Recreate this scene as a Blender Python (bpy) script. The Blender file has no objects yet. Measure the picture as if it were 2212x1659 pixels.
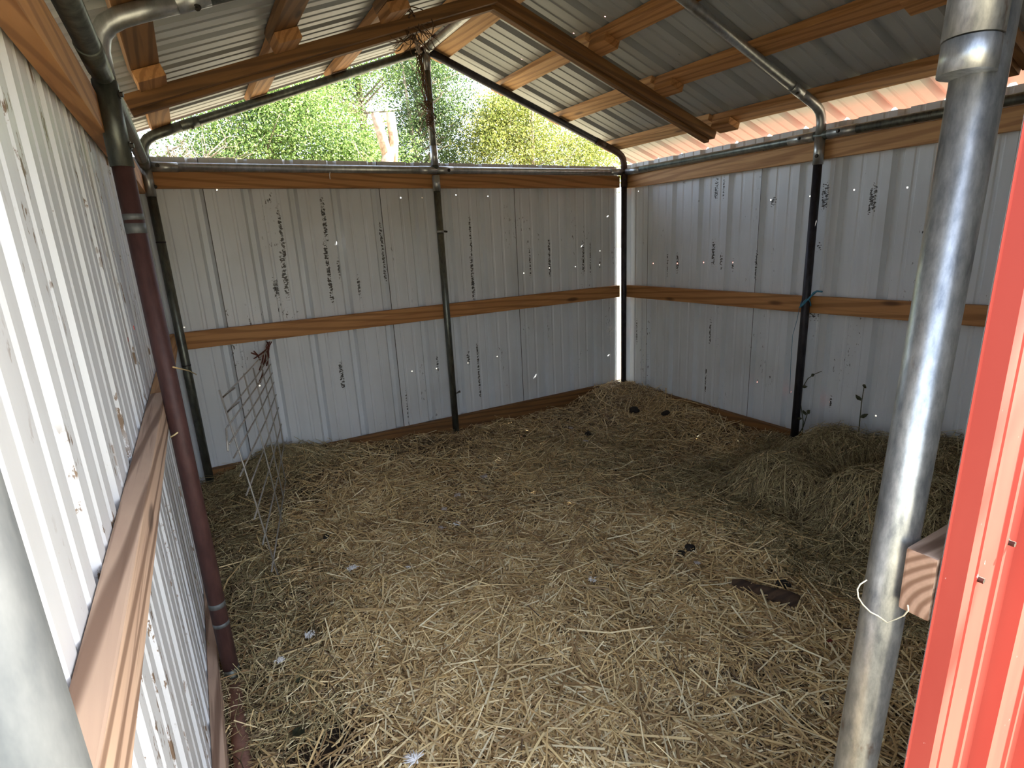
import bpy, bmesh, math, random
import numpy as np
from mathutils import Vector, Matrix

# ------------------------------------------------------------------ scene, camera, light, exposure
S = bpy.context.scene
COL = S.collection
random.seed(7)
rng = np.random.default_rng(11)

CAM = Vector((0.1036, -3.2736, 1.3747))
F_PX = 1188.07                                  # focal length in pixels of the 2212 px wide frame
R = Matrix(((0.8658936, -0.4977654, -0.0495761),   # camera right
            (-0.1688711, -0.1975874, -0.9656302),  # camera down
            (0.4708617, 0.8445050, -0.2551480)))   # camera forward
cam_d = bpy.data.cameras.new('camera')
cam_d.sensor_fit = 'HORIZONTAL'; cam_d.sensor_width = 36.0
cam_d.lens = 36.0 * F_PX / 2212.0
cam_d.clip_start = 0.02; cam_d.clip_end = 500
cam = bpy.data.objects.new('camera', cam_d); COL.objects.link(cam)
cm = Matrix((R[0], -R[1], -R[2])).transposed().to_4x4(); cm.translation = CAM
cam.matrix_world = cm
S.camera = cam

SUN_AZ, SUN_EL = math.radians(-20.0), math.radians(40.0)      # from +x, a little in front of the shed
sun_dir = Vector((math.cos(SUN_AZ)*math.cos(SUN_EL), math.sin(SUN_AZ)*math.cos(SUN_EL), math.sin(SUN_EL)))
world = bpy.data.worlds.new('sky'); S.world = world; world.use_nodes = True
wn = world.node_tree
bg = wn.nodes['Background']
sky = wn.nodes.new('ShaderNodeTexSky'); sky.sky_type = 'NISHITA'; sky.sun_disc = False
sky.sun_elevation = SUN_EL; sky.sun_rotation = math.pi/2 - SUN_AZ
sky.air_density = 1.0; sky.dust_density = 2.5; sky.ozone_density = 1.0
haze = wn.nodes.new('ShaderNodeHueSaturation'); haze.inputs['Saturation'].default_value = .62     # hazy pale sky
wn.links.new(sky.outputs[0], haze.inputs['Color']); wn.links.new(haze.outputs[0], bg.inputs[0]); bg.inputs[1].default_value = 0.19
sun_l = bpy.data.lights.new('sun', 'SUN'); sun_l.energy = 10.0; sun_l.angle = math.radians(0.55); sun_l.color = (1.0, 0.95, 0.86)
sun_o = bpy.data.objects.new('sun', sun_l); COL.objects.link(sun_o)
sun_o.rotation_euler = sun_dir.to_track_quat('Z', 'Y').to_euler(); sun_o.location = sun_dir*30

S.view_settings.view_transform = 'Standard'; S.view_settings.look = 'None'
S.view_settings.gamma = 1.0; S.view_settings.use_curve_mapping = False
S.view_settings.exposure = 2.5
S.cycles.max_bounces = 8; S.cycles.diffuse_bounces = 6; S.cycles.glossy_bounces = 3
S.cycles.transmission_bounces = 3; S.cycles.transparent_max_bounces = 4
S.cycles.caustics_reflective = False; S.cycles.caustics_refractive = False
S.cycles.sample_clamp_indirect = 8.0

# ------------------------------------------------------------------ helpers
def at(px, py, axis, val):
    """point of the shed seen at photo pixel (px, py) on the plane axis = val"""
    q = Vector(((px-1106)/F_PX, (py-829.5)/F_PX, 1.0))
    d = R.transposed() @ q
    i = 'xyz'.index(axis)
    return CAM + d*((val-CAM[i])/d[i])

def lin(r, g, b):
    return tuple((c/12.92 if c <= .04045 else ((c+.055)/1.055)**2.4) for c in (r/255, g/255, b/255)) + (1.0,)

class NT:
    def __init__(self, name):
        self.m = bpy.data.materials.new(name); self.m.use_nodes = True
        self.t = self.m.node_tree; self.b = self.t.nodes['Principled BSDF']
    def n(self, typ, **kw):
        o = self.t.nodes.new(typ)
        for k, v in kw.items():
            if k.startswith('i_'):
                key = k[2:]; key = int(key) if key.isdigit() else key.replace('_', ' ')
                o.inputs[key].default_value = v
            else: setattr(o, k, v)
        return o
    def l(self, a, b):
        self.t.links.new(a, b)
    def pos(self, scale, src='world'):
        if src == 'world': o = self.n('ShaderNodeNewGeometry').outputs['Position']
        else: o = self.n('ShaderNodeTexCoord').outputs['Object']
        if src == 'objr':
            r = self.n('ShaderNodeObjectInfo').outputs['Random']
            ml = self.n('ShaderNodeMath', operation='MULTIPLY', i_1=37.0); self.l(r, ml.inputs[0])
            ad = self.n('ShaderNodeVectorMath', operation='ADD'); self.l(o, ad.inputs[0]); self.l(ml.outputs[0], ad.inputs[1]); o = ad.outputs[0]
        mp = self.n('ShaderNodeVectorMath', operation='MULTIPLY'); mp.inputs[1].default_value = scale
        self.l(o, mp.inputs[0]); return mp.outputs[0]
    def noise(self, vec, scale=1.0, detail=4.0, rough=.55, dist=0.0):
        o = self.n('ShaderNodeTexNoise'); o.inputs['Scale'].default_value = scale; o.inputs['Detail'].default_value = detail
        o.inputs['Roughness'].default_value = rough; o.inputs['Distortion'].default_value = dist
        self.l(vec, o.inputs['Vector']); return o.outputs['Fac']
    def ramp(self, fac, stops):
        o = self.n('ShaderNodeValToRGB'); e = o.color_ramp.elements
        e[0].position, e[0].color = stops[0][0], stops[0][1]; e[1].position, e[1].color = stops[-1][0], stops[-1][1]
        for p, c in stops[1:-1]:
            k = e.new(p); k.color = c
        self.l(fac, o.inputs[0]); return o.outputs[0]
    def gt(self, fac, lo, hi):
        o = self.n('ShaderNodeMapRange', interpolation_type='SMOOTHSTEP'); o.inputs[1].default_value = lo; o.inputs[2].default_value = hi
        self.l(fac, o.inputs[0]); return o.outputs[0]
    def mul(self, a, b):
        o = self.n('ShaderNodeMath', operation='MULTIPLY'); self.l(a, o.inputs[0])
        if isinstance(b, (int, float)): o.inputs[1].default_value = b
        else: self.l(b, o.inputs[1])
        return o.outputs[0]
    def mix(self, fac, a, b, blend='MIX'):
        o = self.n('ShaderNodeMix', data_type='RGBA', blend_type=blend)
        if isinstance(fac, (int, float)): o.inputs[0].default_value = fac
        else: self.l(fac, o.inputs[0])
        for s, v in ((6, a), (7, b)):
            if isinstance(v, tuple): o.inputs[s].default_value = v
            else: self.l(v, o.inputs[s])
        return o.outputs[2]
    def bump(self, h, strength=.3, dist=.002):
        o = self.n('ShaderNodeBump'); o.inputs['Strength'].default_value = strength; o.inputs['Distance'].default_value = dist
        self.l(h, o.inputs['Height']); self.l(o.outputs[0], self.b.inputs['Normal'])
    def out(self, col, rough=.5, metal=0.0):
        if isinstance(col, tuple): self.b.inputs['Base Color'].default_value = col
        else: self.l(col, self.b.inputs['Base Color'])
        if isinstance(rough, (int, float)): self.b.inputs['Roughness'].default_value = rough
        else: self.l(rough, self.b.inputs['Roughness'])
        self.b.inputs['Metallic'].default_value = metal
        return self.m

def mat_sheet(name, base, streak, amount, along='z', lo=.60, ss=75, zl=.42, cl=.54, seam=None, cols_at=(), ax=0):
    """painted steel sheet, rusty dark specks running in streaks along the ribs"""
    k = NT(name)
    sc = {'z': (1, 1, .12), 'x': (.12, 1, .12)}[along]
    sc2 = {'z': (1, 1, .45), 'x': (.45, 1, .45)}[along]
    st = k.noise(k.pos(sc), 22, 3)
    big = k.noise(k.pos((1, 1, 1)), 1.6, 3)
    c = k.mix(k.gt(st, .35, .75), base, tuple(x*.93 for x in base[:3])+(1,))
    c = k.mix(k.mul(k.gt(big, .45, .8), .3), c, lin(166, 162, 152))
    spots = k.gt(k.noise(k.pos(sc2), ss, 5, .65), lo, lo+.05)
    cols = k.gt(k.noise(k.pos(sc), 9, 2), cl, cl+.06)
    zone = k.gt(k.noise(k.pos((1, 1, 1)), 2.6, 2), zl, zl+.08)
    m = k.mul(k.mul(k.mul(spots, cols), zone), amount)
    fine = k.mul(k.gt(k.noise(k.pos((1, 1, 1)), 130, 2), .75, .79), .6*amount)
    c = k.mix(m, c, streak); c = k.mix(fine, c, streak)
    if cols_at:                                 # columns of rust dots where the paint has flaked
        dots = k.gt(k.noise(k.pos((1, 1, 1.7)), 62, 4, .6), .53, .57)
        sp2 = k.n('ShaderNodeSeparateXYZ'); k.l(k.pos((1, 1, 1)), sp2.inputs[0])
        jit = k.noise(k.pos((1, 1, 1)), 30, 2)
        tot = None
        for (u_, v0_, v1_, hw) in cols_at:
            parts_ = []
            for sock, cen, half, soft in ((sp2.outputs[ax], u_, hw, .008), (sp2.outputs[2], (v0_+v1_)/2, abs(v1_-v0_)/2, .05)):
                a1 = k.n('ShaderNodeMath', operation='SUBTRACT', i_1=cen); k.l(sock, a1.inputs[0])
                a2 = k.n('ShaderNodeMath', operation='ABSOLUTE'); k.l(a1.outputs[0], a2.inputs[0])
                a3 = k.n('ShaderNodeMapRange'); a3.inputs[1].default_value = half+soft; a3.inputs[2].default_value = half-soft*.5
                k.l(a2.outputs[0], a3.inputs[0]); parts_.append(a3.outputs[0])
            mk = k.mul(parts_[0], parts_[1])
            if tot is None: tot = mk
            else:
                mx = k.n('ShaderNodeMath', operation='MAXIMUM'); k.l(tot, mx.inputs[0]); k.l(mk, mx.inputs[1]); tot = mx.outputs[0]
        thr = k.n('ShaderNodeMath', operation='MULTIPLY_ADD', i_1=.34, i_2=0.0); k.l(tot, thr.inputs[0])
        dn = k.n('ShaderNodeMath', operation='ADD'); k.l(thr.outputs[0], dn.inputs[0])
        k.l(k.noise(k.pos((1, 1, 1.9)), 70, 4, .62), dn.inputs[1])
        c = k.mix(k.mul(k.gt(dn.outputs[0], .805, .835), .93), c, streak)
    if seam:                                    # dark line along the lap joint of two sheets, one every 36 inches
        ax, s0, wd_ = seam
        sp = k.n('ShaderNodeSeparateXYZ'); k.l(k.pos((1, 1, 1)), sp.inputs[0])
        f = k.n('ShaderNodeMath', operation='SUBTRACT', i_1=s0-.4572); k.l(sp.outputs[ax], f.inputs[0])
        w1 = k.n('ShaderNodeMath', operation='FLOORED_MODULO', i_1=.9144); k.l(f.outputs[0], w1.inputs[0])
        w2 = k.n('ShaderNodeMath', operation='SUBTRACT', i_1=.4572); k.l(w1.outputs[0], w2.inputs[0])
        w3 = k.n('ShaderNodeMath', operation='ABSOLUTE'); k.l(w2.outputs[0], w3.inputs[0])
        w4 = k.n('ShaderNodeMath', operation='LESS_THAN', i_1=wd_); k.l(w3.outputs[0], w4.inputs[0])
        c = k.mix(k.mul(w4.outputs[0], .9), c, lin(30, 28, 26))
    return k.out(c, .42)

def mat_wood(name, a, b, dark, rough=.7, grain=1.0, knots=True, gs=1.0):
    k = NT(name)
    v = k.pos((1.3, 11, 11), 'objr')
    w = k.noise(v, 1.0*grain, 5, .6, 1.2)
    ring = k.n('ShaderNodeTexWave', wave_type='BANDS', bands_direction='DIAGONAL'); ring.inputs['Scale'].default_value = 1.2
    ring.inputs['Distortion'].default_value = 7.0; ring.inputs['Detail'].default_value = 2.0; ring.inputs['Detail Scale'].default_value = .6
    k.l(k.pos((1.0, 13, 13), 'objr'), ring.inputs['Vector'])
    c = k.ramp(w, [(.30, a), (.70, b)])
    c = k.mix(k.mul(k.gt(ring.outputs['Fac'], .55, .95), .5*gs), c, dark)
    fine = k.noise(k.pos((2.5, 90, 90), 'objr'), 1.0, 2)
    c = k.mix(k.mul(k.gt(fine, .52, .72), .35*gs), c, dark)
    if knots:
        vo = k.n('ShaderNodeTexVoronoi'); vo.inputs['Scale'].default_value = 1.0
        k.l(k.pos((2.3, 8, 8), 'objr'), vo.inputs['Vector'])
        iv = k.n('ShaderNodeMath', operation='SUBTRACT', i_0=1.0); k.l(vo.outputs['Distance'], iv.inputs[1])
        c = k.mix(k.mul(k.gt(iv.outputs[0], .84, .93), .8), c, tuple(x*.45 for x in dark[:3])+(1,))
    k.bump(ring.outputs['Fac'], .25, .0015)
    return k.out(c, rough)

def mat_metal(name, a, b, rough=.42, metal=.85, scale=40, rust=None, rust_lo=.6):
    k = NT(name)
    w = k.noise(k.pos((1, 1, .35)), scale, 5, .65)
    c = k.ramp(w, [(.32, a), (.68, b)])
    if rust:
        m = k.gt(k.noise(k.pos((1, 1, .5)), 14, 5, .7), rust_lo, rust_lo+.12)
        c = k.mix(m, c, rust)
    k.bump(w, .08, .001)
    return k.out(c, rough, metal)

def mat_plain(name, a, b, rough=.8, scale=30, metal=0):
    k = NT(name); return k.out(k.ramp(k.noise(k.pos((1, 1, 1)), scale, 4), [(.35, a), (.65, b)]), rough, metal)

def mat_strand(name, stops, trans=.0, patch=None, rough=.55):
    """one colour per strand"""
    k = NT(name)
    r = k.n('ShaderNodeNewGeometry').outputs['Random Per Island']
    c = k.ramp(r, stops)
    if patch:
        c = k.mix(k.mul(k.gt(k.noise(k.pos((1, 1, 1)), 2.2, 3), .45, .68), .75), c, patch, 'MULTIPLY')
    m = k.out(c, rough)
    if trans:
        tr = k.n('ShaderNodeBsdfTranslucent'); k.l(c, tr.inputs['Color'])
        ms = k.n('ShaderNodeMixShader'); ms.inputs[0].default_value = trans
        k.l(k.b.outputs[0], ms.inputs[1]); k.l(tr.outputs[0], ms.inputs[2])
        k.l(ms.outputs[0], k.t.nodes['Material Output'].inputs['Surface'])
    return m

MAT = {}
MAT['sheet'] = mat_sheet('white_painted_steel', lin(222, 222, 222), lin(48, 40, 32), .92)
def wall_cols(ax, val, L):
    out = []
    for px, y0, y1, hw in L:
        a, b = at(px, y0, ax, val), at(px, y1, ax, val)
        out.append((((a.x+b.x)/2 if ax == 'y' else (a.y+b.y)/2), b.z, a.z, hw))
    return out
BC = wall_cols('y', .062, [(608, 450, 560, .010), (615, 545, 645, .014), (596, 600, 645, .014), (700, 425, 520, .012), (710, 520, 655, .012), (732, 560, 605, .008),
     (776, 600, 640, .010), (829, 480, 610, .006), (1017, 470, 560, .008), (1021, 555, 645, .012), (1145, 535, 600, .006), (1166, 520, 630, .007), (1187, 515, 600, .010),
     (1260, 520, 595, .010), (1276, 525, 595, .008), (1296, 560, 580, .006), (945, 770, 800, .010), (1012, 760, 790, .012), (1034, 740, 860, .008), (738, 780, 840, .012), (880, 840, 925, .004)])
RC = wall_cols('x', 3.012, [(1548, 380, 430, .014), (1563, 385, 430, .008), (1541, 520, 575, .014), (1558, 545, 580, .010), (1463, 545, 590, .012), (1583, 560, 582, .010), (1442, 540, 600, .006),
     (1633, 540, 605, .006), (1671, 425, 445, .016), (1782, 395, 455, .018), (1770, 525, 540, .014), (1885, 400, 460, .016), (1534, 690, 745, .008), (1524, 795, 850, .008), (1461, 560, 590, .006),
     (1792, 855, 885, .012), (1757, 672, 690, .030), (1375, 690, 745, .010)])
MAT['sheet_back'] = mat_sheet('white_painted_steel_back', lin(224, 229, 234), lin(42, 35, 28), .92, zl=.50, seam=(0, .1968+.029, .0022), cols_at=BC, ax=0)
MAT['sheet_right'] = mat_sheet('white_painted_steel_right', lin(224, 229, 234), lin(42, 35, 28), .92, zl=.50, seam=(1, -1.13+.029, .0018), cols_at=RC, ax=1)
MAT['sheet_left'] = mat_sheet('white_painted_steel_weathered', lin(218, 222, 227), lin(112, 88, 64), .95, lo=.57, ss=42, zl=.36, cl=.47)
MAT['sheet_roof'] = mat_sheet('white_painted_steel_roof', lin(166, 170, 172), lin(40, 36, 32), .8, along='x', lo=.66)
k = NT('red_painted_steel')
_sp = k.gt(k.noise(k.pos((1, 1, .6)), 90, 3), .72, .76)
_c = k.mix(k.gt(k.noise(k.pos((1, 1, .2)), 12, 3), .35, .7), lin(158, 58, 48), lin(166, 66, 54))
MAT['red'] = k.out(k.mix(k.mul(_sp, .5), _c, lin(225, 190, 180)), .6)
k.b.inputs['Specular IOR Level'].default_value = .25
MAT['wood'] = mat_wood('amber_pine', lin(176, 122, 72), lin(200, 148, 94), lin(122, 76, 40))
MAT['wood_pale'] = mat_wood('pale_pine', lin(196, 148, 98), lin(214, 168, 118), lin(140, 92, 52))
MAT['wood_dark'] = mat_wood('dark_stained_pine', lin(122, 84, 46), lin(146, 104, 60), lin(72, 46, 24))
MAT['wood_grey'] = mat_wood('weathered_grey_pine', lin(186, 156, 136), lin(206, 178, 154), lin(120, 92, 74), .8, gs=1.7)
k = NT('pine_end_grain')
_w = k.n('ShaderNodeTexWave', wave_type='RINGS', rings_direction='X'); _w.inputs['Scale'].default_value = 26; _w.inputs['Distortion'].default_value = 1.2
_v = k.n('ShaderNodeVectorMath', operation='ADD'); _v.inputs[1].default_value = (0, .07, .05); k.l(k.pos((1, 1, 1), 'obj'), _v.inputs[0]); k.l(_v.outputs[0], _w.inputs['Vector'])
_c = k.ramp(_w.outputs['Fac'], [(.2, lin(196, 158, 134)), (.9, lin(140, 104, 82))])
MAT['end_grain'] = k.out(k.mix(k.mul(k.noise(k.pos((1, 1, 1)), 160, 3), .35), _c, lin(110, 82, 66)), .85)
MAT['galv'] = mat_metal('galvanised_steel', lin(150, 152, 150), lin(190, 192, 190), .38)
MAT['galv_bright'] = mat_metal('bright_galvanised_steel', lin(142, 146, 150), lin(212, 214, 214), .38, .85, 60, rust=lin(132, 106, 90), rust_lo=.60)
MAT['galv_front'] = mat_metal('matt_galvanised_steel', lin(92, 97, 99), lin(128, 131, 130), .6, .4, 30)
MAT['galv_dark'] = mat_metal('dark_galvanised_steel', lin(84, 88, 84), lin(124, 128, 120), .42, .8, rust=lin(60, 46, 38), rust_lo=.62)
MAT['steel_black'] = mat_metal('blackened_steel', lin(44, 42, 46), lin(70, 68, 74), .5, .6, rust=lin(50, 30, 24), rust_lo=.58)
MAT['maroon'] = mat_metal('maroon_primer', lin(70, 45, 44), lin(92, 62, 59), .6, .1)
MAT['rust'] = mat_metal('rusty_steel', lin(150, 110, 98), lin(184, 142, 128), .75, .15, 60)
MAT['rust_dark'] = mat_metal('dark_rusty_steel', lin(58, 40, 34), lin(84, 62, 52), .65, .4)
MAT['bolt'] = mat_plain('bolt_steel', lin(60, 56, 52), lin(90, 86, 80), .5, 60, .7)
MAT['wire'] = mat_metal('galvanised_wire', lin(150, 146, 140), lin(196, 192, 184), .5, .5)
MAT['soil'] = mat_plain('trampled_dung_soil', lin(34, 26, 20), lin(66, 52, 38), .95, 26)
MAT['ground'] = mat_plain('dry_grass_ground', lin(100, 94, 74), lin(130, 122, 100), .95, 3)
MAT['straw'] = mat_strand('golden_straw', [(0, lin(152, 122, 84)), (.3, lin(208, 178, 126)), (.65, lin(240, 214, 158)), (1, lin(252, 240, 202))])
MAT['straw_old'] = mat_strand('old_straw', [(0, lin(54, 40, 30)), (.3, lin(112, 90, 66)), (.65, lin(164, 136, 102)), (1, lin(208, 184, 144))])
MAT['hay'] = mat_strand('grey_green_hay', [(0, lin(78, 68, 46)), (.35, lin(146, 130, 92)), (.7, lin(192, 178, 132)), (1, lin(226, 212, 168))])
MAT['feather'] = mat_plain('white_down', lin(236, 234, 232), lin(250, 250, 250), .9)
MAT['feather_grey'] = mat_plain('greyish_down', lin(186, 174, 166), lin(210, 200, 194), .9)
MAT['dung'] = mat_plain('dark_dung', lin(22, 19, 17), lin(46, 38, 32), .8, 60)
MAT['log'] = mat_wood('dark_bark', lin(58, 42, 32), lin(96, 74, 56), lin(30, 22, 18), .9)
MAT['twine_blue'] = mat_plain('blue_twine', lin(52, 110, 138), lin(84, 146, 170), .7, 200)
MAT['twine_white'] = mat_plain('white_twine', lin(206, 196, 170), lin(228, 220, 198), .8, 200)
MAT['vine'] = mat_plain('dry_brown_vine', lin(70, 50, 34), lin(120, 92, 66), .9, 60)
MAT['vine_red'] = mat_plain('dry_reddish_vine', lin(78, 40, 34), lin(112, 62, 52), .9, 60)
MAT['weed'] = mat_plain('dark_weed', lin(58, 62, 44), lin(88, 92, 66), .8, 60)
MAT['bark'] = mat_plain('sunlit_tan_bark', lin(150, 122, 98), lin(196, 172, 146), .9, 14)
MAT['bark_grey'] = mat_plain('grey_bark', lin(104, 92, 78), lin(146, 134, 116), .9, 14)
MAT['leaf'] = mat_strand('green_leaves', [(0, lin(60, 86, 38)), (.5, lin(100, 128, 60)), (1, lin(152, 172, 102))], .45)
MAT['leaf_yellow'] = mat_strand('yellow_green_leaves', [(0, lin(82, 98, 42)), (.5, lin(124, 134, 62)), (1, lin(170, 168, 92))], .45)
MAT['leaf_dark'] = mat_strand('dark_green_leaves', [(0, lin(42, 62, 34)), (.5, lin(72, 96, 50)), (1, lin(114, 134, 80))], .45)

def tag(o, label=None, cat=None, group=None, kind=None):
    if label: o['label'] = label
    if cat: o['category'] = cat
    if group: o['group'] = group
    if kind: o['kind'] = kind
    return o

def link_mesh(name, me, mats, parent=None, origin=None, smooth=False):
    for m in (mats if isinstance(mats, (list, tuple)) else [mats]): me.materials.append(m)
    me.polygons.foreach_set('use_smooth', np.full(len(me.polygons), bool(smooth)))
    n = len(me.vertices); co = np.empty(n*3, np.float32); me.vertices.foreach_get('co', co); co = co.reshape(-1, 3)
    if origin is None:
        lo, hi = co.min(0), co.max(0); origin = Vector(((lo[0]+hi[0])/2, (lo[1]+hi[1])/2, lo[2]))
    co -= np.array(origin, np.float32); me.vertices.foreach_set('co', co.ravel()); me.update()
    o = bpy.data.objects.new(name, me); COL.objects.link(o)
    o['_origin'] = list(origin)
    if parent:
        o.parent = parent; o.location = Vector(origin) - Vector(parent['_origin'])
    else: o.location = origin
    return o

def from_bm(name, bm, mats, parent=None, smooth=False, origin=None):
    bmesh.ops.recalc_face_normals(bm, faces=bm.faces)
    me = bpy.data.meshes.new(name); bm.to_mesh(me); bm.free()
    return link_mesh(name, me, mats, parent, origin, smooth)

def from_arrays(name, V, Fq, mats, parent=None, smooth=False, origin=None):
    V = np.asarray(V, np.float32); Fq = np.asarray(Fq, np.int32)
    me = bpy.data.meshes.new(name); nf, k = Fq.shape
    me.vertices.add(len(V)); me.vertices.foreach_set('co', V.ravel())
    me.loops.add(nf*k); me.loops.foreach_set('vertex_index', Fq.ravel())
    me.polygons.add(nf); me.polygons.foreach_set('loop_start', np.arange(0, nf*k, k, dtype=np.int32))
    me.update(calc_edges=True)
    return link_mesh(name, me, mats, parent, origin, smooth)

def tube(bm, pts, r, seg=16, cap=True):
    pts = [Vector(p) for p in pts]; rings = []
    rr = r if isinstance(r, (list, tuple)) else [r]*len(pts)
    t0 = (pts[1]-pts[0]).normalized()
    u = t0.orthogonal().normalized()
    for i, p in enumerate(pts):
        t = (pts[min(i+1, len(pts)-1)]-pts[max(i-1, 0)]).normalized()
        u = (u - t*u.dot(t)).normalized(); v = t.cross(u)
        rings.append([bm.verts.new(p + (u*math.cos(2*math.pi*j/seg) + v*math.sin(2*math.pi*j/seg))*rr[i]) for j in range(seg)])
    for a, b in zip(rings, rings[1:]):
        for j in range(seg): bm.faces.new((a[j], a[(j+1) % seg], b[(j+1) % seg], b[j]))
    if cap:
        bm.faces.new(rings[0][::-1]); bm.faces.new(rings[-1])

def pipe(name, pts, r, mat, parent=None, seg=20):
    bm = bmesh.new(); tube(bm, pts, r, seg)
    o = from_bm(name, bm, mat, parent, True)
    me = o.data
    for p in me.polygons:
        if len(p.vertices) > 4: p.use_smooth = False
    return o

def bolt(parent, p, direction, r=.006, h=.008, name='bolt'):
    d = Vector(direction).normalized(); p = Vector(p)
    bm = bmesh.new(); tube(bm, [p, p+d*.002], r*1.6, 12); tube(bm, [p+d*.002, p+d*h], r, 6)
    return from_bm(name, bm, MAT['bolt'], parent)

def board(name, p0, p1, up, t, h, mat, parent=None, seg=1):
    """board along local X from p0 to p1, h high along up, t thick"""
    p0, p1, up = Vector(p0), Vector(p1), Vector(up)
    x = (p1-p0).normalized(); z = (up - x*up.dot(x)).normalized(); y = z.cross(x); L = (p1-p0).length
    bm = bmesh.new(); bmesh.ops.create_cube(bm, size=1.0)
    bmesh.ops.scale(bm, verts=bm.verts, vec=(L, t, h))
    bmesh.ops.bevel(bm, geom=bm.edges[:], offset=.0035, segments=2, affect='EDGES', profile=.7)
    me = bpy.data.meshes.new(name); bm.to_mesh(me); bm.free(); me.materials.append(mat)
    o = bpy.data.objects.new(name, me); COL.objects.link(o)
    m = Matrix((x, y, z)).transposed().to_4x4(); m.translation = (p0+p1)/2
    if parent:
        o.parent = parent; o.matrix_world = m
        o.matrix_local = parent.matrix_basis.inverted() @ m
    else: o.matrix_world = m
    return o

def thing_empty(name, loc):
    o = bpy.data.objects.new(name, None); COL.objects.link(o); o.location = loc; o['_origin'] = list(loc); o.empty_display_size = .1
    return o

# ------------------------------------------------------------------ dimensions (metres)
W, HR, AP = 2.953, 1.80, 2.44          # shed width, eave rail height, apex height of the pipe frame
SLOPE = (AP-1.912)/(W/2)
FY = -2.94                             # front frame
MIDL, MIDR = -1.528, -1.4685

# ------------------------------------------------------------------ corrugated sheets
RIB = 0.2286
def rib_profile(u0, u1, first, extra=(), depth=.027):
    """breakpoints (u, outward offset) of a panel with 19 mm ribs and two shallow ribs between"""
    pts = {}
    def put(c, half_b, half_t, h):
        for du, o in ((-half_b, 0), (-half_t, h), (half_t, h), (half_b, 0)):
            if u0 <= c+du <= u1: pts[round(c+du, 5)] = o
    n0 = int(math.floor((u0-first)/RIB))-1; n1 = int(math.ceil((u1-first)/RIB))+1
    for i in range(n0, n1+1):
        c = first+i*RIB
        put(c, .027, .012, depth)
        put(c+RIB/3, .011, .005, .0036); put(c+2*RIB/3, .011, .005, .0036)
    us = sorted(pts); vs = [pts[u] for u in us]
    res = sorted(set([u0, u1] + us + [e for e in extra if u0 < e < u1]))
    return np.array(res), np.interp(res, us, vs)

def sheet(name, origin, du, dv, dn, u0, u1, v0, v1, first, mats, holes=(), hole=.0035, depth=.027):
    """corrugated sheet: ribs run along dv, repeat along du, stand out along dn; two painted faces"""
    origin, du, dv, dn = (np.array(q, float) for q in (origin, du, dv, dn))
    ex = [c for h in holes for c in (h[0]-hole, h[0]+hole)]
    us, off = rib_profile(u0, u1, first, ex, depth)
    vs = sorted(set([v0, v1] + [c for h in holes for c in (h[1]-hole, h[1]+hole) if v0 < c < v1]))
    vs = np.array(vs); nu, nv = len(us), len(vs)
    V, Fq, mi = [], [], []
    for layer, o in ((0, 0.0), (1, .0008)):
        base = len(V)
        for j in range(nv):
            for i in range(nu): V.append(origin + du*us[i] + dv*vs[j] + dn*(off[i]+o))
        for j in range(nv-1):
            for i in range(nu-1):
                cu, cv = (us[i]+us[i+1])/2, (vs[j]+vs[j+1])/2
                if any(abs(cu-h[0]) < hole and abs(cv-h[1]) < hole for h in holes): continue
                q = [base+j*nu+i, base+j*nu+i+1, base+(j+1)*nu+i+1, base+(j+1)*nu+i]
                Fq.append(q if layer else q[::-1]); mi.append(layer)
    o = from_arrays(name, V, Fq, mats)
    o.data.polygons.foreach_set('material_index', np.array(mi, np.int32))
    return tag(o, kind='structure')

hb = [(469, 410), (866, 427), (912, 427), (985, 421), (1054, 424), (1132, 590), (1187, 579), (1243, 576), (1296, 542), (1295, 572),
      (398, 707), (890, 802), (943, 796), (1011, 784), (1074, 770), (561, 833)]
hb = [at(*q, 'y', .062) for q in hb]
sheet('wall_back', (0, .062, 0), (1, 0, 0), (0, 0, 1), (0, 1, 0), -.06, 2.956, .02, 1.846, .1968, [MAT['sheet_back'], MAT['red']],
      [(h.x, h.z) for h in hb])
hr = [(1363, 415), (1379, 413), (1411, 569), (1463, 569), (1520, 567), (1583, 567), (1361, 720), (1635, 825), (1708, 846), (1791, 868),
      (1892, 898), (1665, 432), (1750, 424), (1845, 410), (1960, 405)]
hr = [at(*q, 'x', 3.012) for q in hr]
sheet('wall_right', (3.012, 0, 0), (0, 1, 0), (0, 0, 1), (1, 0, 0), -3.0, .070, .02, 1.856, -.2155, [MAT['sheet_right'], MAT['red']],
      [(h.y, h.z) for h in hr])
hl = [at(290, 708, 'x', -.062), at(277, 733, 'x', -.062)]
sheet('wall_left', (-.062, 0, 0), (0, 1, 0), (0, 0, 1), (-1, 0, 0), -3.0, .07, .06, 1.86, -2.4725, [MAT['sheet_left'], MAT['red']],
      [(h.y, h.z) for h in hl], .006)

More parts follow.
